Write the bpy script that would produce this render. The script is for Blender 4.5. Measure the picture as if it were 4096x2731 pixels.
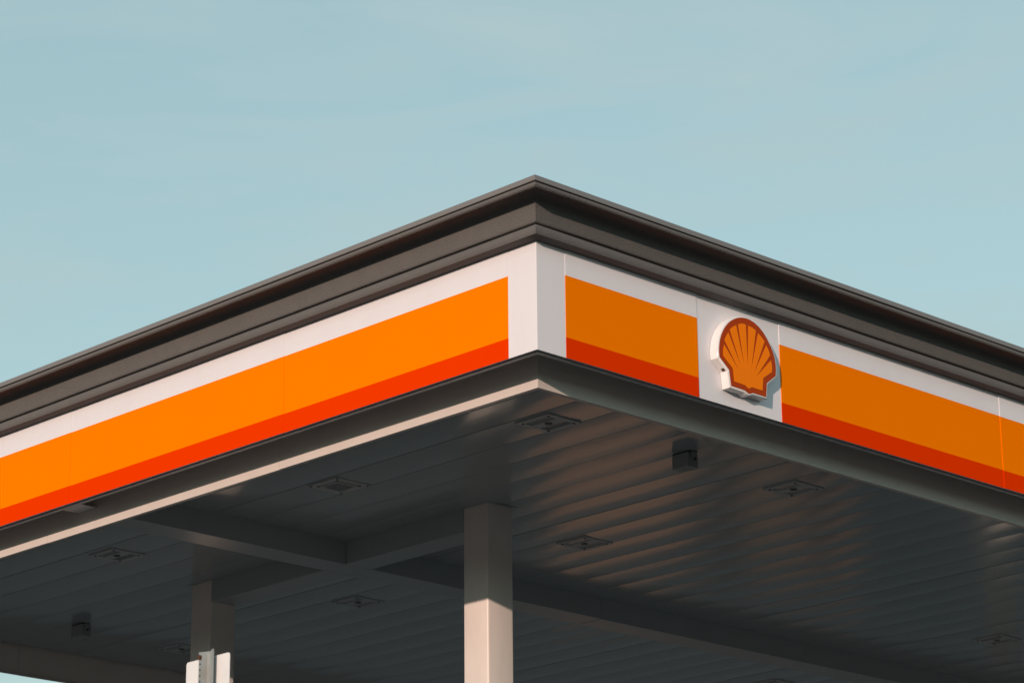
import bpy, bmesh, math, random
from mathutils import Vector, Matrix
random.seed(7)
for o in list(bpy.data.objects): bpy.data.objects.remove(o)
SC = bpy.context.scene
COL = SC.collection
S = 0.80            # metres per drawing unit (one unit = height of the striped fascia)
GZ = 9.7            # drawing height of the fascia's lower edge above the ground
def V(x, y, z): return Vector((x * S, y * S, (z + GZ) * S))

# ------------------------------------------------------------------ camera
cam_d = bpy.data.cameras.new('camera'); cam = bpy.data.objects.new('camera', cam_d); COL.objects.link(cam)
SC.camera = cam
yaw, pitch, roll = (math.radians(a) for a in (44.24949, 18.43314, -0.54247))
fw = Vector((math.sin(yaw) * math.cos(pitch), math.cos(yaw) * math.cos(pitch), math.sin(pitch)))
rt = Vector((math.cos(yaw), -math.sin(yaw), 0)); up = rt.cross(fw)
R_ = math.cos(roll) * rt + math.sin(roll) * up
U_ = -math.sin(roll) * rt + math.cos(roll) * up
M = Matrix((R_, U_, -fw)).transposed().to_4x4(); M.translation = V(-16.41307, -16.53688, -7.69267)
cam.matrix_world = M
cam_d.sensor_width = 36; cam_d.lens = 36 * 11360.394 / 4096
cam_d.clip_start = 0.1; cam_d.clip_end = 6000
cam_d.dof.use_dof = True; cam_d.dof.focus_distance = 20.0; cam_d.dof.aperture_fstop = 9.0

# ------------------------------------------------------------------ light
SUN_EL, SUN_AZ = math.radians(10.3), math.radians(26.5)     # travel azimuth from +x towards +y
sdir = Vector((math.cos(SUN_EL) * math.cos(SUN_AZ), math.cos(SUN_EL) * math.sin(SUN_AZ), -math.sin(SUN_EL)))
sun_d = bpy.data.lights.new('sun', 'SUN'); sun = bpy.data.objects.new('sun', sun_d); COL.objects.link(sun)
sun.rotation_euler = sdir.to_track_quat('-Z', 'Y').to_euler()
sun.location = (-30, -15, 30)
sun_d.energy = 2.45; sun_d.angle = math.radians(0.55); sun_d.color = (1.0, 0.75, 0.62)

W = bpy.data.worlds.new('World'); SC.world = W; W.use_nodes = True
nt = W.node_tree; nt.nodes.clear()
out = nt.nodes.new('ShaderNodeOutputWorld'); bg = nt.nodes.new('ShaderNodeBackground')
sky = nt.nodes.new('ShaderNodeTexSky'); sky.sky_type = 'NISHITA'; sky.sun_disc = False
sky.sun_elevation = SUN_EL; sky.sun_rotation = math.atan2(-sdir.x, -sdir.y)
sky.altitude = 0; sky.air_density = 1.3; sky.dust_density = 0.0; sky.ozone_density = 2.5
tint = nt.nodes.new('ShaderNodeMix'); tint.data_type = 'RGBA'; tint.blend_type = 'MULTIPLY'
tint.inputs['Factor'].default_value = 1.0
tint.inputs['B'].default_value = (1.46, 1.60, 1.43, 1)
gm = nt.nodes.new('ShaderNodeGamma'); gm.inputs[1].default_value = 0.6          # an even, hazy sky
nt.links.new(sky.outputs[0], gm.inputs[0]); nt.links.new(gm.outputs[0], tint.inputs['A'])
tcw = nt.nodes.new('ShaderNodeTexCoord'); mpw = nt.nodes.new('ShaderNodeMapping'); mpw.inputs['Scale'].default_value = (2.2, 2.2, 9.0)
mpw.inputs['Rotation'].default_value = (0.10, 0.06, 0.4)
nw = nt.nodes.new('ShaderNodeTexNoise'); nw.inputs['Scale'].default_value = 3.4; nw.inputs['Detail'].default_value = 6; nw.inputs['Roughness'].default_value = 0.55
nw.inputs['Distortion'].default_value = 0.6
rw = nt.nodes.new('ShaderNodeMapRange'); rw.inputs[1].default_value = 0.44; rw.inputs[2].default_value = 0.68; rw.inputs[3].default_value = 0.18; rw.inputs[4].default_value = 0.72
cl = nt.nodes.new('ShaderNodeMix'); cl.data_type = 'RGBA'; cl.inputs['B'].default_value = (2.26, 2.94, 3.02, 1)      # thin high cloud over the whole sky
nt.links.new(tcw.outputs['Generated'], mpw.inputs['Vector']); nt.links.new(mpw.outputs[0], nw.inputs['Vector'])
nt.links.new(nw.outputs[0], rw.inputs[0]); nt.links.new(rw.outputs[0], cl.inputs['Factor']); nt.links.new(tint.outputs['Result'], cl.inputs['A'])
nt.links.new(cl.outputs['Result'], bg.inputs['Color']); nt.links.new(bg.outputs[0], out.inputs[0])
bg.inputs['Strength'].default_value = 0.15
SC.view_settings.view_transform = 'Standard'; SC.view_settings.look = 'None'
SC.view_settings.exposure = 0.4; SC.view_settings.gamma = 1.0
SC.cycles.max_bounces = 8; SC.cycles.diffuse_bounces = 4

# ------------------------------------------------------------------ materials
def mat(name, col, rough=0.5, metal=0.0, dirt=0.0, dscale=2.0, bump=0.0, bscale=60.0, bdist=0.01, spec=0.5, dirtcol=(0.16, 0.10, 0.06),
        stretch=None, specks=False):
    m = bpy.data.materials.new(name); m.use_nodes = True
    n = m.node_tree.nodes; l = m.node_tree.links; b = n['Principled BSDF']
    b.inputs['Base Color'].default_value = (*col, 1); b.inputs['Roughness'].default_value = rough
    b.inputs['Metallic'].default_value = metal; b.inputs['Specular IOR Level'].default_value = spec
    tc = n.new('ShaderNodeTexCoord'); geo = n.new('ShaderNodeNewGeometry')
    vec = geo.outputs['Position']
    if stretch:
        mp = n.new('ShaderNodeMapping'); mp.inputs['Scale'].default_value = stretch
        l.new(vec, mp.inputs['Vector']); vec = mp.outputs['Vector']
    if dirt > 0:
        no = n.new('ShaderNodeTexNoise'); no.inputs['Scale'].default_value = dscale; no.inputs['Detail'].default_value = 8
        no.inputs['Roughness'].default_value = 0.65
        l.new(vec, no.inputs['Vector'])
        rp = n.new('ShaderNodeMapRange'); rp.inputs[1].default_value = 0.42; rp.inputs[2].default_value = 0.8
        rp.inputs[3].default_value = 0.0; rp.inputs[4].default_value = dirt
        l.new(no.outputs[0], rp.inputs[0])
        mx = n.new('ShaderNodeMix'); mx.data_type = 'RGBA'
        mx.inputs['A'].default_value = (*col, 1); mx.inputs['B'].default_value = (*dirtcol, 1)
        l.new(rp.outputs[0], mx.inputs['Factor']); l.new(mx.outputs['Result'], b.inputs['Base Color'])
    if specks:
        vo = n.new('ShaderNodeTexVoronoi'); vo.inputs['Scale'].default_value = 2.6; l.new(geo.outputs['Position'], vo.inputs['Vector'])
        r2 = n.new('ShaderNodeMapRange'); r2.inputs[1].default_value = 0.018; r2.inputs[2].default_value = 0.030; r2.inputs[3].default_value = 0.75; r2.inputs[4].default_value = 0.0
        l.new(vo.outputs['Distance'], r2.inputs[0])
        m2 = n.new('ShaderNodeMix'); m2.data_type = 'RGBA'; m2.inputs['B'].default_value = (0.20, 0.11, 0.06, 1)
        l.new(mx.outputs['Result'], m2.inputs['A']); l.new(r2.outputs[0], m2.inputs['Factor']); l.new(m2.outputs['Result'], b.inputs['Base Color'])
    if bump > 0:
        nb = n.new('ShaderNodeTexNoise'); nb.inputs['Scale'].default_value = bscale; nb.inputs['Detail'].default_value = 4
        l.new(vec, nb.inputs['Vector'])
        bp = n.new('ShaderNodeBump'); bp.inputs['Strength'].default_value = bump; bp.inputs['Distance'].default_value = bdist
        l.new(nb.outputs[0], bp.inputs['Height']); l.new(bp.outputs[0], b.inputs['Normal'])
    return m
MT = {}
MT['white'] = mat('white_paint', (0.79, 0.76, 0.79), 0.38, dirt=0.05, dscale=3.0, stretch=(1, 1, 0.25), specks=True, bump=0.10, bscale=1.3, bdist=0.02)
MT['orange'] = mat('orange_film', (0.99, 0.215, 0.0), 0.5, spec=0.0, dirt=0.10, dscale=2.5, bump=0.12, bscale=1.3, bdist=0.02, dirtcol=(0.90, 0.17, 0.0))
MT['red'] = mat('red_film', (0.80, 0.042, 0.0), 0.5, spec=0.0, dirt=0.10, dscale=2.5, bump=0.12, bscale=1.3, bdist=0.02, dirtcol=(0.68, 0.03, 0.0))
MT['stucco'] = mat('charcoal_stucco', (0.124, 0.119, 0.115), 0.9, dirt=0.6, dscale=6, dirtcol=(0.152, 0.14, 0.132), bump=0.55, bscale=75, bdist=0.009)
MT['coping'] = mat('bronze_coping_metal', (0.22, 0.20, 0.19), 0.42, metal=0.2, dirt=0.3, dscale=1.5, dirtcol=(0.18, 0.15, 0.13))
MT['rail'] = mat('mill_aluminium', (0.62, 0.64, 0.66), 0.4, metal=0.15, dirt=0.4, dscale=12, dirtcol=(0.22, 0.19, 0.17))
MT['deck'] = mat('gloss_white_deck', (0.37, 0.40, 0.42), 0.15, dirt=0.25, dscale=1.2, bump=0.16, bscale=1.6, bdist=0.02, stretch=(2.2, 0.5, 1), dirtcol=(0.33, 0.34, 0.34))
MT['band'] = mat('white_band_paint', (0.70, 0.63, 0.585), 0.35, dirt=0.10, dscale=3.0)
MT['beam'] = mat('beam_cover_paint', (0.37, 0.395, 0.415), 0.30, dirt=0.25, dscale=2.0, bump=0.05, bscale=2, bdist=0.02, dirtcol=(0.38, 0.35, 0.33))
MT['column'] = mat('column_paint', (0.80, 0.72, 0.67), 0.42, dirt=0.12, dscale=6, stretch=(1, 1, 0.3), bump=0.03, bscale=90, bdist=0.01)
MT['dark'] = mat('dark_cavity', (0.03, 0.03, 0.03), 0.8)
MT['fixture'] = mat('fixture_paint', (0.50, 0.51, 0.52), 0.4, dirt=0.2, dscale=20, dirtcol=(0.25, 0.23, 0.21))
MT['lens'] = mat('led_lens', (0.34, 0.36, 0.38), 0.3, bump=0.6, bscale=90, bdist=0.01)
MT['black'] = mat('black_plastic', (0.07, 0.075, 0.078), 0.5)
MT['box'] = mat('grey_plastic', (0.32, 0.325, 0.33), 0.5)
MT['acrylic'] = mat('white_acrylic', (0.82, 0.81, 0.80), 0.15, dirt=0.10, dscale=9)
MT['logo_red'] = mat('logo_red', (0.42, 0.052, 0.008), 0.4, spec=0.03)
MT['logo_yellow'] = mat('logo_yellow', (0.99, 0.225, 0.0), 0.3, spec=0.05)
MT['galv'] = mat('galvanised_steel', (0.42, 0.43, 0.42), 0.45, metal=0.6, dirt=0.6, dscale=14, dirtcol=(0.30, 0.22, 0.16))
MT['rust'] = mat('rusty_steel', (0.085, 0.034, 0.016), 0.85, bump=0.5, bscale=200)
MT['signback'] = mat('sign_back_aluminium', (0.80, 0.80, 0.80), 0.45, dirt=0.08, dscale=12)
MT['asphalt'] = mat('asphalt', (0.05, 0.05, 0.05), 0.85, dirt=0.7, dscale=0.35, dirtcol=(0.075, 0.068, 0.06), bump=0.4, bscale=40)
MT['concrete'] = mat('forecourt_concrete', (0.062, 0.062, 0.062), 0.8, dirt=0.8, dscale=0.5, dirtcol=(0.042, 0.042, 0.042), bump=0.3, bscale=30)

# ------------------------------------------------------------------ helpers
def link(name, me, parent=None, mats=(), smooth=False):
    o = bpy.data.objects.new(name, me); COL.objects.link(o)
    if parent: o.parent = parent
    for m in mats:
        if m.name not in [x.name for x in me.materials if x]: me.materials.append(m)
    if smooth:
        for p in me.polygons: p.use_smooth = True
    return o
def tag(o, label, cat, group=None, kind=None):
    if label: o['label'] = label
    if cat: o['category'] = cat
    if group: o['group'] = group
    if kind: o['kind'] = kind
    return o
def empty(name, loc):
    o = bpy.data.objects.new(name, None); COL.objects.link(o); o.location = loc; o.empty_display_size = .2
    return o
def me_from(name, vs, fs, raw=False):
    me = bpy.data.meshes.new(name)
    me.from_pydata([tuple(v) if raw else tuple(V(*v)) for v in vs], [], fs); me.update(); return me
def fixn(me):
    bm = bmesh.new(); bm.from_mesh(me); bmesh.ops.recalc_face_normals(bm, faces=bm.faces); bm.to_mesh(me); bm.free(); return me
BOXF = [(0, 3, 2, 1), (4, 5, 6, 7), (0, 1, 5, 4), (1, 2, 6, 5), (2, 3, 7, 6), (3, 0, 4, 7)]
def boxv(x0, x1, y0, y1, z0, z1):
    return [(x0, y0, z0), (x1, y0, z0), (x1, y1, z0), (x0, y1, z0), (x0, y0, z1), (x1, y0, z1), (x1, y1, z1), (x0, y1, z1)]
def box(name, b, m, parent=None, bevel=0.0, local=False, seg=2):
    """box in drawing units; local=True keeps metres about the parent's origin"""
    me = me_from(name, boxv(*b), BOXF, raw=local)
    if local:
        for v in me.vertices: v.co *= S
    if bevel > 0:
        bm = bmesh.new(); bm.from_mesh(me)
        bmesh.ops.bevel(bm, geom=list(bm.edges), offset=bevel * S, segments=seg, profile=0.5, affect='EDGES')
        bm.to_mesh(me); bm.free()
    return link(name, me, parent, [m])
LX, LY = 26.4, 14.08
def ring(name, prof, m, parent, closed=True, step=None, jit=0.0, smooth=False):
    """sweep a profile [(inset, z)...] round the canopy rectangle with mitred corners"""
    cs = [(0, 0), (LX, 0), (LX, LY), (0, LY)]; dirs = [(1, 1), (-1, 1), (-1, -1), (1, -1)]
    st = []
    for k in range(4):
        a, b = cs[k], cs[(k + 1) % 4]; da, db = dirs[k], dirs[(k + 1) % 4]
        L = abs(b[0] - a[0]) + abs(b[1] - a[1]); n = max(1, int(L / step)) if step else 1
        for i in range(n): st.append((a, b, da, db, i / n, k))
    vs, fs = [], []
    P = len(prof)
    for (a, b, da, db, t, k) in st:
        j = random.uniform(-jit, jit) if t > 0 else 0; jz = random.uniform(-jit, jit) * .6 if t > 0 else 0
        for (o, z) in prof:
            oo = o + j
            if t == 0: vs.append((a[0] + da[0] * o, a[1] + da[1] * o, z)); continue
            x = a[0] + da[0] * oo + ((b[0] + db[0] * oo) - (a[0] + da[0] * oo)) * t
            y = a[1] + da[1] * oo + ((b[1] + db[1] * oo) - (a[1] + da[1] * oo)) * t
            vs.append((x, y, z + jz))
    N = len(st)
    for i in range(N):
        for q in range(P if closed else P - 1):
            r = (q + 1) % P; i2 = (i + 1) % N
            fs.append((i * P + q, i2 * P + q, i2 * P + r, i * P + r))
    me = fixn(me_from(name, vs, fs))
    o = link(name, me, parent, [m])
    if smooth:
        for p in me.polygons: p.use_smooth = True
        sharp_by_angle(me, 40)
    return o
def sharp_by_angle(me, deg):
    bm = bmesh.new(); bm.from_mesh(me)
    for e in bm.edges:
        e.smooth = not (len(e.link_faces) == 2 and e.calc_face_angle(0) > math.radians(deg))
    bm.to_mesh(me); bm.free()

def cylv(cx, cy, z0, z1, r, n=14):
    vs = [(cx + r * math.cos(2 * math.pi * k / n), cy + r * math.sin(2 * math.pi * k / n), z) for z in (z0, z1) for k in range(n)]
    return vs, [(k, (k + 1) % n, n + (k + 1) % n, n + k) for k in range(n)] + [tuple(range(n - 1, -1, -1)), tuple(range(n, 2 * n))]
def lmesh(name, vs, fs, m):
    me = bpy.data.meshes.new(name); me.from_pydata([(a * S, b * S, c * S) for a, b, c in vs], [], fs); me.materials.append(m); return fixn(me)
def multi(boxes):
    vs, fs = [], []
    for b in boxes:
        k = len(vs); vs += boxv(*b); fs += [tuple(k + i for i in f) for f in BOXF]
    return vs, fs

# ------------------------------------------------------------------ ground
def sheet(name, x0, x1, y0, y1, z, m):
    me = bpy.data.meshes.new(name); me.from_pydata([(x0, y0, z), (x1, y0, z), (x1, y1, z), (x0, y1, z)], [], [(0, 1, 2, 3)])
    return tag(link(name, me, None, [m]), None, None, kind='structure')
sheet('ground', -2500, 2500, -2500, 2500, 0.0, MT['asphalt'])
sheet('forecourt', -3.0, 27.0, -3.0, 15.0, 0.004, MT['concrete'])

# added wooded hill ring, out of view, blocking low sky light
def added_hills():
    n = 144; vs, fs = [], []
    ph = [random.uniform(0, 6.28) for _ in range(6)]
    for k in range(n):
        a = 2 * math.pi * k / n
        hh = 48 + 9 * math.sin(3 * a + ph[0]) + 7 * math.sin(7 * a + ph[1]) + 3.5 * math.sin(17 * a + ph[2]) + 2 * math.sin(31 * a + ph[3])
        for (r, f) in ((420, -.02), (500, .45), (600, .85), (680, 1.0), (900, .6), (1100, -.05)): vs.append((r * math.cos(a), r * math.sin(a), hh * f))
    for k in range(n):
        for q in range(5): fs.append((k * 6 + q, k * 6 + q + 1, ((k + 1) % n) * 6 + q + 1, ((k + 1) % n) * 6 + q))
    me = bpy.data.meshes.new('added_hills'); me.from_pydata(vs, [], fs); fixn(me)
    tag(link('added_hills', me, None, [mat('added_wooded_hill', (0.05, 0.065, 0.035), 0.9, dirt=0.8, dscale=0.05, dirtcol=(0.03, 0.04, 0.022))], smooth=True), None, None, kind='structure')
added_hills()

# ------------------------------------------------------------------ added building, out of view, placed for its warm reflection in the glossy deck
MT['tan'] = mat('tan_render', (0.36, 0.215, 0.135), 0.8, dirt=0.85, dscale=1.1, dirtcol=(0.11, 0.075, 0.05))
MT['glass'] = mat('added_store_glass', (0.02, 0.025, 0.03), 0.08)
def added_store():
    r = empty('added_building', (0, 0, 0)); tag(r, 'low tan building added out of view beyond the canopy for deck reflections', 'building')
    x0, x1, y0, y1, h = 22.9, 28.2, 19.5, 23.0, 3.35
    q = [(a, a + 0.9) for a in (23.3,)]
    e_ = sorted([x0, x1] + [v for p_ in q for v in p_] + [26.6, 27.7])
    for i in range(len(e_) - 1):
        if i % 2 == 0: box('wall', (e_[i], e_[i + 1], y0, y0 + .3, -GZ, -GZ + h), MT['tan'], r)
    for (a, b) in q:
        box('wall', (a, b, y0, y0 + .3, -GZ, -GZ + .9), MT['tan'], r); box('wall', (a, b, y0, y0 + .3, -GZ + 2.7, -GZ + h), MT['tan'], r)
        w = box('window', (a, b, y0 + .12, y0 + .15, -GZ + .9, -GZ + 2.7), MT['glass'], r)
        box('mullion', ((a + b) / 2 - .04, (a + b) / 2 + .04, y0 + .06, y0 + .118, -GZ + .9, -GZ + 2.7), MT['rail'], w)
    d = box('door', (26.6, 27.7, y0 + .12, y0 + .16, -GZ, -GZ + 2.7), MT['glass'], r)
    box('wall', (26.6, 27.7, y0, y0 + .3, -GZ + 2.7, -GZ + h), MT['tan'], r)
    box('wall', (x0, x0 + .3, y0 + .3, y1, -GZ, -GZ + h), MT['tan'], r); box('wall', (x1 - .3, x1, y0 + .3, y1, -GZ, -GZ + h), MT['tan'], r)
    box('wall', (x0 + .3, x1 - .3, y1 - .3, y1, -GZ, -GZ + h), MT['tan'], r)
    box('roof', (x0 - .1, x1 + .1, y0 - .1, y1 + .1, -GZ + h, -GZ + h + .25), MT['asphalt'], r)
    r.location = V((x0 + x1) / 2, (y0 + y1) / 2, -GZ)
    for o in COL.objects:
        if o.parent == r: o.location = -r.location
added_store()

# ------------------------------------------------------------------ canopy
can = empty('station_canopy', (0, 0, 0))
tag(can, 'large flat station canopy with charcoal cornice above white, orange and red fascia stripes', 'canopy')
# moulded cornice and metal coping
corn = [(0.012, 1.002), (-0.095, 1.004), (-0.110, 1.010), (-0.119, 1.028), (-0.121, 1.055), (-0.116, 1.080), (-0.103, 1.098), (-0.084, 1.105),
        (0.004, 1.107), (0.004, 1.150), (-0.044, 1.150), (-0.052, 1.156), (-0.057, 1.172), (-0.063, 1.205), (-0.073, 1.250), (-0.083, 1.295), (-0.092, 1.322), (-0.106, 1.337), (-0.130, 1.344),
        (-0.170, 1.346), (-0.268, 1.346), (-0.285, 1.348), (-0.298, 1.357), (-0.303, 1.372), (-0.298, 1.387), (-0.284, 1.396), (0.05, 1.399), (0.05, 1.002)]
ring('cornice', corn, MT['stucco'], can, step=0.55, jit=0.0022, smooth=True)
ring('coping', [(-0.262, 1.398), (-0.285, 1.404), (-0.300, 1.402), (-0.303, 1.406), (-0.296, 1.452), (-0.290, 1.458), (0.3, 1.475), (0.3, 1.402)], MT['coping'], can, step=1.9, jit=0.0008)
box('roof_deck', (0.31, LX - .31, 0.31, LY - .31, 0.32, 1.44), MT['dark'], can)

ZY, ZR = 0.7649, 0.1892
def fpanel(name, axis, a, b, pos, sgn, striped=True, dz=0.0, prd=0.0, label=None):
    """flat panel on a canopy side. axis 'x': runs along x on the plane y=pos; sgn -1 faces the negative side"""
    th = 0.016; zs = [0.0, ZR + dz, ZY + dz, 1.0]
    f = pos + sgn * prd; bk = pos - sgn * th
    vs, fs, mi = [], [], []
    for z in zs:
        for (u, w) in ((a, f), (b, f), (b, bk), (a, bk)):
            vs.append((u, w, z) if axis == 'x' else (w, u, z))
    mats = [2, 1, 0] if striped else [0, 0, 0]
    for s in range(3):
        q = s * 4
        for i in range(4):
            j = (i + 1) % 4; fs.append((q + i, q + j, q + 4 + j, q + 4 + i)); mi.append(mats[s])
    fs.append((0, 1, 2, 3)); mi.append(0); fs.append((12, 15, 14, 13)); mi.append(0)
    me = me_from(name, vs, fs)
    for m in ('white', 'orange', 'red'): me.materials.append(MT[m])
    for p, k in zip(me.polygons, mi): p.material_index = k
    fixn(me)
    o = link(name, me, can)
    if label: o['label'] = label
    return o
g = 0.0003
# corner piece (one folded sheet)
w0 = 0.355
cv = [(0, 0), (w0 - g, 0), (w0 - g, .016), (.016, .016), (.016, w0 - g), (0, w0 - g)]
vs = [(x, y, 0.0) for x, y in cv] + [(x, y, 1.0) for x, y in cv]
fs = [(i, (i + 1) % 6, 6 + (i + 1) % 6, 6 + i) for i in range(6)] + [(5, 4, 3, 2, 1, 0), (6, 7, 8, 9, 10, 11)]
me = fixn(me_from('corner_panel', vs, fs))
bm = bmesh.new(); bm.from_mesh(me)
e = [e for e in bm.edges if all(abs(v.co.x) < 1e-5 and abs(v.co.y) < 1e-5 for v in e.verts)]
bmesh.ops.bevel(bm, geom=e, offset=0.004, segments=2, profile=.5, affect='EDGES'); bm.to_mesh(me); bm.free()
link('corner_panel', me, can, [MT['white']])['label'] = 'plain white folded corner panel'
sx = [w0, 2.0782, 3.2305, 6.6803, 10.13, 13.58, 17.03, 20.48, 23.93, LX - .018]
for i in range(len(sx) - 1):
    lg = i == 1
    fpanel('fascia_panel', 'x', sx[i] + g, sx[i + 1] - (.006 if i == 0 else g), 0.0, -1, not lg, 0 if lg else random.uniform(-.0035, .0035),
           [0.004, -0.002, 0.004, 0.009, 0.014, .014, .011, .014, .011][i], 'plain white panel behind the shell emblem' if lg else None)
sy = [w0, 3.4224, 6.8647, 10.31, LY - .018]
for i in range(len(sy) - 1):
    fpanel('fascia_panel', 'y', sy[i] + g, sy[i + 1] - g, 0.0, -1, True, random.uniform(-.003, .003), [0.002, 0.005, 0.008, 0.011][i])
for i in range(8):
    a = LX / 8 * i; fpanel('fascia_panel', 'x', a + g, a + LX / 8 - g, LY, 1)
for i in range(4):
    a = .018 + (LY - .036) / 4 * i; fpanel('fascia_panel', 'y', a + g, a + (LY - .036) / 4 - g, LX, 1)
# frame behind the panels, lower rail, recess
ring('fascia_frame', [(0.0165, 0.02), (0.030, 0.02), (0.030, 0.99), (0.0165, 0.99)], MT['dark'], can)
ring('bottom_rail', [(0.048, 0.11), (0.048, -0.004), (0.092, -0.004), (0.092, 0.11)], MT['rail'], can, step=3.4, jit=0.002)
ring('recess_soffit', [(0.031, 0.262), (0.5, 0.262), (0.5, 0.275), (0.031, 0.275)], MT['band'], can)
# inner band below the fascia, in sections, folded inwards at its lower edge
D0, ZB, ZD = 0.41, -0.163, 0.225
def band(axis, a, b, side, dz=0.0):
    """L-shaped section; side 0: near face, 1: far face"""
    L = (LY if axis == 'x' else LX)
    def at(o): return o if side == 0 else L - o
    pr = [(D0, .262), (D0, ZB + dz), (D0 + .05, ZB + dz), (D0 + .05, ZB + .010 + dz), (D0 + .012, ZB + .010 + dz), (D0 + .012, .262)]
    vs = []
    for u in (a, b):
        for (o, z) in pr:
            uu = u
            if abs(u - D0) < 1e-6: uu = o          # mitre
            if abs(u - ((LX if axis == 'x' else LY) - D0)) < 1e-6: uu = (LX if axis == 'x' else LY) - o
            vs.append((uu, at(o), z) if axis == 'x' else (at(o), uu, z))
    n = len(pr); fs = [(i, (i + 1) % n, n + (i + 1) % n, n + i) for i in range(n)] + [tuple(range(n - 1, -1, -1)), tuple(range(n, 2 * n))]
    link('recess_panel', fixn(me_from('recess_panel', vs, fs)), can, [MT['band']])
bx = [D0, 4.09, 7.90, 11.71, 15.52, 19.33, 23.14, LX - D0]; by = [D0, 3.974, 7.807, 11.6, LY - D0]
for i in range(len(bx) - 1):
    for s in (0, 1): band('x', bx[i] + (.0015 if i else 0), bx[i + 1] - (.0015 if i < len(bx) - 2 else 0), s, random.uniform(-.003, .003) * (i > 0))
for i in range(len(by) - 1):
    for s in (0, 1): band('y', by[i] + (.0015 if i else 0), by[i + 1] - (.0015 if i < len(by) - 2 else 0), s, random.uniform(-.003, .003) * (i > 0))
box('bracket_plate', (0.10, 0.408, 6.94, 7.25, 0.046, 0.056), MT['rail'], can)

# deck of long metal pans
PW = 0.511
xs = [2.365 + PW * k for k in range(-4, 50)]
xs = [D0 + .055] + [x for x in xs if D0 + .2 < x < LX - D0 - .2] + [LX - D0 - .055]
def pan(w):
    n = 6; h = .0035; vs = []
    pts = [(0.0, .03), (0.0, .004), (.006, 0)] + [(.006 + (w - .012) * i / n, -.006 * math.sin(math.pi * i / n) ** 1.0) for i in range(1, n)] + [(w - .006, 0), (w, .004), (w, .03)]
    y0, y1 = D0 + .055, LY - D0 - .055
    for y in (y0, y1):
        for (x, z) in pts: vs.append((x, y, z))
    P = len(pts); fs = [(i, i + 1, P + i + 1, P + i) for i in range(P - 1)]
    me = bpy.data.meshes.new('deck_panel'); me.from_pydata([(a * S, b * S, c_ * S) for a, b, c_ in vs], [], fs)
    me.update()
    for p in me.polygons: p.use_smooth = True
    sharp_by_angle(me, 25)
    me.materials.append(MT['deck']); return me
pans = {}
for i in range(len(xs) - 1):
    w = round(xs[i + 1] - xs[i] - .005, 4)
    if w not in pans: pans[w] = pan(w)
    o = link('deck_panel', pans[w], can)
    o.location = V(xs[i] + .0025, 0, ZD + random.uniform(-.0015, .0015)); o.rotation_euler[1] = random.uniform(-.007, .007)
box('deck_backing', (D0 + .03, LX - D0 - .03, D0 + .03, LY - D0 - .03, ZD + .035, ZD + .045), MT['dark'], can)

# columns and boxed beams
CW = 0.375
cols = [(3.70, 4.51), (3.70, 9.20), (19.3, 4.51), (19.3, 9.20)]
def column(x, y):
    r = .022; n = 5; pts = []
    for (cx, cy, a0) in ((x + CW - r, y + CW - r, 0), (x + r, y + CW - r, 90), (x + r, y + r, 180), (x + CW - r, y + r, 270)):
        for k in range(n):
            a = math.radians(a0 + 90 * k / (n - 1)); pts.append((cx + r * math.cos(a), cy + r * math.sin(a)))
    P = len(pts); vs = [(a, b, -GZ) for a, b in pts] + [(a, b, ZD + .02) for a, b in pts]
    fs = [(i, (i + 1) % P, P + (i + 1) % P, P + i) for i in range(P)] + [tuple(range(P, 2 * P))]
    me = me_from('column', vs, fs)
    for p in me.polygons: p.use_smooth = len(p.vertices) == 4
    sharp_by_angle(me, 60)
    o = link('column', me, can, [MT['column']])
    box('base_plate', (x - .08, x + CW + .08, y - .08, y + CW + .08, -GZ, -GZ + .035), MT['galv'], o)
    # trim collar where the column passes the deck
    t = .045
    for bb in ((x - t, x + CW + t, y - t, y - .001, ZD - .012, ZD - .006), (x - t, x + CW + t, y + CW + .001, y + CW + t, ZD - .012, ZD - .006),
               (x - t, x - .001, y, y + CW, ZD - .012, ZD - .006), (x + CW + .001, x + CW + t, y, y + CW, ZD - .012, ZD - .006)):
        box('deck_trim', bb, MT['deck'], o)
for c_ in cols: column(*c_)
BZ = -0.037
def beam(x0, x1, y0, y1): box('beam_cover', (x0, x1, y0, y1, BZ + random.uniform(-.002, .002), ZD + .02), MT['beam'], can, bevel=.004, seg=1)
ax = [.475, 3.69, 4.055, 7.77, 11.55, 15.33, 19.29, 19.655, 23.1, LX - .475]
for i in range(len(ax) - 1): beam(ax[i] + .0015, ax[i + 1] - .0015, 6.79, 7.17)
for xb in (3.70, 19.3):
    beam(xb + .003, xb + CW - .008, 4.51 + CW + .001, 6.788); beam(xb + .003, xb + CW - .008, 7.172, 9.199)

# ------------------------------------------------------------------ shell emblem sign
TH = 0.094
def px(a, b):            # traced from a frontal reading of the sign: pixel -> (x, z) on the sign's face plane
    q = (2760 + a * .2679, 1220 + b * .2679)
    d = fw + R_ * ((q[0] - 2048) / 11360.394) - U_ * ((q[1] - 1365.5) / 11360.394)
    c0 = Vector((-16.41307, -16.53688, -7.69267)); t = (-TH - c0.y) / d.y; p = c0 + d * t
    return (p.x, p.z)
OUT = [(613, 1205), (583, 968), (440, 775), (433, 700), (433, 640), (440, 560), (455, 480), (485, 395), (530, 315), (590, 250), (660, 207), (740, 187), (820, 195), (900, 225),
       (975, 278), (1045, 350), (1110, 440), (1165, 540), (1215, 650), (1250, 750), (1272, 860), (1280, 960), (1276, 1058), (1145, 1165), (1135, 1373),
       (932, 1310), (915, 1318), (895, 1323), (870, 1318), (845, 1300), (822, 1275)]
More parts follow.
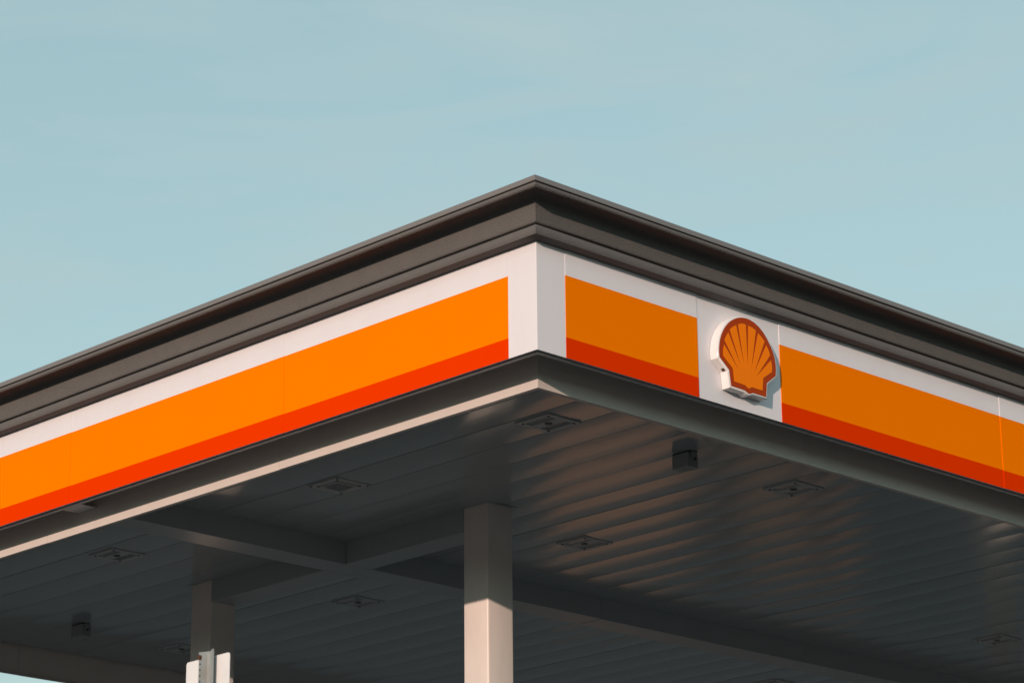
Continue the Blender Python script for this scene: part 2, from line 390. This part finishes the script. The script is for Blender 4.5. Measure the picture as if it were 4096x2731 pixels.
INN = [(658, 1140), (636, 945), (497, 765), (490, 725), (490, 680), (495, 635), (508, 592), (740, 998), (511, 522), (535, 462), (568, 408), (775, 962), (590, 365), (635, 324), (683, 302), (818, 962),
       (715, 290), (743, 279), (772, 277), (803, 284), (828, 297), (861, 980), (865, 308), (925, 338), (978, 380), (907, 990), (1012, 422), (1068, 485), (1108, 545), (947, 1028),
       (1133, 603), (1168, 675), (1192, 750), (985, 1072), (1203, 825), (1219, 905), (1222, 950), (1218, 1000), (1088, 1090), (1078, 1277), (917, 1225), (897, 1241), (875, 1245), (850, 1232), (828, 1200)]
OUTp = [px(*p) for p in OUT]; INNp = [px(*p) for p in INN]
def smooth_arc(P, i0, i1):   # Catmull-Rom densify between indices
    r = P[:i0 + 1]
    for i in range(i0, i1):
        p0, p1, p2, p3 = P[max(i - 1, i0)], P[i], P[i + 1], P[min(i + 2, i1)]
        for k in range(1, 4):
            t = k / 3
            r.append(tuple(.5 * ((2 * p1[q]) + (-p0[q] + p2[q]) * t + (2 * p0[q] - 5 * p1[q] + 4 * p2[q] - p3[q]) * t * t + (-p0[q] + 3 * p1[q] - 3 * p2[q] + p3[q]) * t ** 3) for q in (0, 1)))
    return r + P[i1 + 1:]
OUTp = smooth_arc(OUTp, 2, 22)
def offset(P, d):
    n = len(P); r = []
    A = sum(P[i][0] * P[(i + 1) % n][1] - P[(i + 1) % n][0] * P[i][1] for i in range(n)); sg = 1 if A > 0 else -1
    for i in range(n):
        a, b, c = Vector(P[i - 1]), Vector(P[i]), Vector(P[(i + 1) % n])
        e1, e2 = (b - a).normalized(), (c - b).normalized()
        n1, n2 = Vector((e1.y, -e1.x)) * sg, Vector((e2.y, -e2.x)) * sg
        m = n1 + n2; m = m / max(m.length_squared, .35) * 2 if m.length > 1e-6 else n1
        r.append((b.x + m.x * d, b.y + m.y * d))
    return r
def slab(name, P, y0, y1, m, parent, off, rounds=None):
    """solid between planes y0 (back) and y1 (front); rounds: [(inset, y)...] extra rings before the front"""
    rings = [(0.0, y0)] + (rounds or []) + ([] if rounds else [(0.0, y1)])
    vs, fs = [], []; n = len(P)
    for (ins, y) in rings:
        Q = offset(P, -ins) if ins else P
        vs += [((q[0] - off[0]) * S, (y - off[1]) * S, (q[1] - off[2]) * S) for q in Q]
    for k in range(len(rings) - 1):
        for i in range(n): fs.append((k * n + i, k * n + (i + 1) % n, (k + 1) * n + (i + 1) % n, (k + 1) * n + i))
    fs.append(tuple(range(n))); fs.append(tuple(range((len(rings) - 1) * n, len(rings) * n)))
    me = bpy.data.meshes.new(name); me.from_pydata(vs, [], fs)
    bm = bmesh.new(); bm.from_mesh(me); bmesh.ops.triangulate(bm, faces=[f for f in bm.faces if len(f.verts) > 4])
    bmesh.ops.recalc_face_normals(bm, faces=bm.faces); bm.to_mesh(me); bm.free()
    o = link(name, me, parent, [m])
    return o
lo = (2.60, 0.0, 0.10)
logo = empty('emblem_sign', V(*lo))
tag(logo, 'white edged scallop shell emblem sign with orange ribs outlined in dark red', 'sign')
BODY = offset(OUTp, 0.020)
o = slab('sign_box', BODY, -0.0025, -TH, MT['acrylic'], logo, lo, [(0.0, -TH + .014), (.002, -TH + .007), (.006, -TH + .002), (.012, -TH)])
for p in o.data.polygons: p.use_smooth = True
sharp_by_angle(o.data, 38)
slab('red_outline', OUTp, -TH - .0005, -TH - .0025, MT['logo_red'], logo, lo)
slab('orange_ribs', INNp, -TH - .003, -TH - .005, MT['logo_yellow'], logo, lo)
# rust stained drain hole plate on the lower left shoulder
pa, pb = Vector(BODY[1]), Vector(BODY[2]); e = (pb - pa); nrm = Vector((-e.y, e.x)).normalized()
if nrm.x > 0: nrm = -nrm
q = [pa + e * t + nrm * h for t, h in ((.04, .0), (.24, .0), (.24, .0015), (.04, .0015))]
vs = [(a.x - lo[0], y, a.y - lo[2]) for y in (-.072, -.036) for a in q]
link('drain_plate', lmesh('drain_plate', vs, BOXF, MT['rust']), logo)

# ------------------------------------------------------------------ recessed square lights
A = 0.450; h0 = 0.013                      # outer size, how far it hangs below the deck
fm = lmesh('frame', *multi([(0, A, 0, .060, -h0, .02), (0, A, A - .060, A, -h0, .02), (0, .060, .060, A - .060, -h0, .02), (A - .060, A, .060, A - .060, -h0, .02)]), MT['fixture'])
pm = lmesh('centre_plate', *multi([(.165, .285, .0605, A - .0605, -h0 + .001, .018)]), MT['fixture'])
def dotted(x0, x1):
    bs = [(x0, x1, .0605, A - .0605, .004, .016)]
    for i in range(8):
        for j in range(2):
            cx = x0 + (x1 - x0) * (.3 + .4 * j); cy = .0605 + (A - .121) * (i + .5 + .25 * (j - .5)) / 8
            bs.append((cx - .010, cx + .010, cy - .010, cy + .010, -.004, .004))
    return multi(bs)
l1 = lmesh('led_array', *dotted(.061, .1645), MT['lens']); l2 = lmesh('led_array', *dotted(.2855, A - .061), MT['lens'])
sm = lmesh('sensor', *cylv(.225, .225, -h0 - .006, .01, .038, 18), MT['black'])
scm = lmesh('screw', *cylv(0, 0, -.008, .0, .011, 8), MT['black'])
def light_a(x, y, label):
    r = empty('ceiling_light', V(x, y, ZD - .004)); tag(r, label, 'light', 'square lights set in the canopy underside')
    for n, m in (('frame', fm), ('centre_plate', pm), ('led_array', l1), ('led_array', l2), ('sensor', sm)): link(n, m, r)
    for (a, b) in ((.05, .05), (A - .05, .05), (.05, A - .05), (A - .05, A - .05)):
        link('screw', scm, r).location = (a * S, b * S, -h0 * S)
    return r
light_a(1.900, 1.775, 'square ceiling light nearest the corner of the canopy')
light_a(1.930, 8.735, 'square ceiling light by the lit edge left of the crossing beam')
light_a(5.480, 8.655, 'square ceiling light between the two columns beyond the crossing beams')
light_a(5.480, 4.810, 'square ceiling light just right of the sunlit column top')
light_a(5.470, 1.735, 'square ceiling light behind the small box below the emblem sign')
light_a(13.02, 4.745, 'small looking square ceiling light farthest right under the canopy')
light_a(12.99, 8.530, 'square ceiling light cut off by the bottom edge of the picture')
light_a(5.500, 12.16, 'square ceiling light half hidden behind the far column')
B = 0.463
r = empty('ceiling_light', V(1.880, 4.835, ZD - .004))
tag(r, 'flat square ceiling light plate with one small central lens, above the crossing beams', 'light', 'square lights set in the canopy underside')
link('plate', lmesh('plate', *multi([(0, B, 0, B, -.008, .02)]), MT['fixture']), r)
link('lens_frame', lmesh('lens_frame', *multi([(.09, B - .09, .09, .115, -.020, -.008), (.09, B - .09, B - .115, B - .09, -.020, -.008), (.09, .115, .115, B - .115, -.020, -.008), (B - .115, B - .09, .115, B - .115, -.020, -.008)]), MT['fixture']), r)
bs = [(.116, B - .116, .116, B - .116, -.012, -.0085)]
for i in range(6):
    for j in range(6):
        cx = .135 + .0386 * i; cy = .135 + .0386 * j; bs.append((cx - .010, cx + .010, cy - .010, cy + .010, -.018, -.012))
link('led_array', lmesh('led_array', *multi(bs), MT['lens']), r)
for (a, b) in ((.025, .025), (B - .025, .025), (.025, B - .025), (B - .025, B - .025), (.08, .08), (B - .08, .08), (.08, B - .08), (B - .08, B - .08)):
    link('screw', scm, r).location = (a * S, b * S, -.008 * S)

# ------------------------------------------------------------------ small boxes hung from the deck
def speaker(x, y, label):
    r = empty('hanging_box', V(x, y, ZD)); tag(r, label, 'speaker')
    box('housing', (0, .150, .012, .225, -.165, -.020), MT['box'], r, bevel=.005, local=True)
    box('bracket_top', (.02, .13, -.004, .238, -.010, -.001), MT['black'], r, local=True)
    for (a, b) in ((-.004, .006), (.230, .238)):
        vs = [(.045, a, -.010), (.120, a, -.010), (.120, a, -.085), (.098, a, -.118), (.068, a, -.118), (.045, a, -.085)]
        vs += [(q[0], b, q[2]) for q in vs]
        fs = [tuple(range(6)), tuple(range(11, 5, -1))] + [(i, 6 + i, 6 + (i + 1) % 6, (i + 1) % 6) for i in range(6)]
        link('bracket_arm', lmesh('bracket_arm', vs, fs, MT['box']), r)
    vs, fs = cylv(0, 0, -.016, 0, .014, 12)
    kn = link('knob', lmesh('knob', [(q[0] + .083, q[2] - .004, q[1] - .085) for q in vs], fs, MT['black']), r)
speaker(3.820, 1.728, 'small dark box hanging from the canopy underside below the emblem sign')
speaker(3.885, 12.02, 'small dark box hanging from the canopy underside at far left')

# ------------------------------------------------------------------ street sign seen from behind
def ray_at(qx, qy, xplane=None, dist=None):
    d = fw + R_ * ((qx - 2048) / 11360.394) - U_ * ((qy - 1365.5) / 11360.394)
    c0 = Vector((-16.41307, -16.53688, -7.69267))
    t = (xplane - c0.x) / d.x if xplane is not None else dist / Vector((d.x, d.y)).length
    return c0 + d * t
XP = ray_at(816, 2610, dist=15.6).x            # plane of the sign plate
pl = ray_at(744, 2731, xplane=XP); pr = ray_at(919, 2608, xplane=XP)
tl = ray_at(748, 2647, xplane=XP)
zt = 0.5 * (pr.z + tl.z); y0, y1 = pr.y, pl.y       # y0 right edge, y1 left edge
base = (XP, .5 * (y0 + y1), -GZ)
sp = empty('street_sign', V(*base)); tag(sp, 'white street sign seen from behind on a galvanised post', 'street sign')
def rplate(y0, y1, z0, z1, r, x0, x1):
    pts = []
    for (cy, cz, a0) in ((y1 - r, z1 - r, 0), (y0 + r, z1 - r, 90), (y0 + r, z0 + r, 180), (y1 - r, z0 + r, 270)):
        for k in range(6):
            a = math.radians(a0 + 18 * k); pts.append((cy + r * math.cos(a), cz + r * math.sin(a)))
    n = len(pts); vs = [(x0, a, b) for a, b in pts] + [(x1, a, b) for a, b in pts]
    return vs, [tuple(range(n)), tuple(range(2 * n - 1, n - 1, -1))] + [(i, n + i, n + (i + 1) % n, (i + 1) % n) for i in range(n)]
rel = lambda vs: [(a - base[0], b - base[1], c - base[2]) for a, b, c in vs]
vs, fs = rplate(y0, y1, zt - (y1 - y0) * 1.5, zt, .016, XP, XP + .004)
link('sign_plate', lmesh('sign_plate', rel(vs), fs, MT['signback']), sp)
# flanged channel post: outline across y, extruded up, holes along the left flange
c0 = ray_at(878, 2640, xplane=XP); yl = ray_at(797, 2640, xplane=XP - .036).y; yr = ray_at(855, 2640, xplane=XP - .036).y
wv = yl - yr; ym = yr
ptop = ray_at(820, 2612, xplane=XP).z
prof = [(0, -.034), (.16, -.034), (.24, -.008), (.66, -.008), (.76, -.034), (1.0, -.034)]       # (fraction across from right, depth towards the viewer)
th = .0035
outl = [(XP + d - .002, ym + f * wv) for f, d in prof] + [(XP + d - .002 - th, ym + f * wv + (0)) for f, d in reversed(prof)]
n = len(outl); jag = [random.uniform(-.003, .004) for _ in range(n)]
vs = [(a, b, -GZ) for a, b in outl] + [(a, b, ptop + jag[i]) for i, (a, b) in enumerate(outl)]
fs = [(i, (i + 1) % n, n + (i + 1) % n, n + i) for i in range(n)]
m_ = len(prof)
for i in range(m_ - 1): fs.append((n + i, n + i + 1, n + n - 2 - i, n + n - 1 - i))
post = link('post', lmesh('post', rel(vs), fs, MT['galv']), sp)
hy = ym + .90 * wv
vs, fs = cylv(0, 0, 0, .0012, .0065, 10)
hole = lmesh('hole', [(-q[2], q[0], q[1]) for q in vs], fs, MT['black'])
for k in range(1, 16):
    o = link('hole', hole, post); q = rel([(XP - .0396, hy, ptop - .035 - .0325 * k)])[0]; o.location = [c * S for c in q]
vs, fs = cylv(0, 0, 0, .010, .0135, 14)
b_ = link('bolt', lmesh('bolt', [(-q[2], q[0], q[1]) for q in vs], fs, MT['rust']), sp); q = rel([(XP - .0396, hy, ptop - .030)])[0]; b_.location = [c * S for c in q]
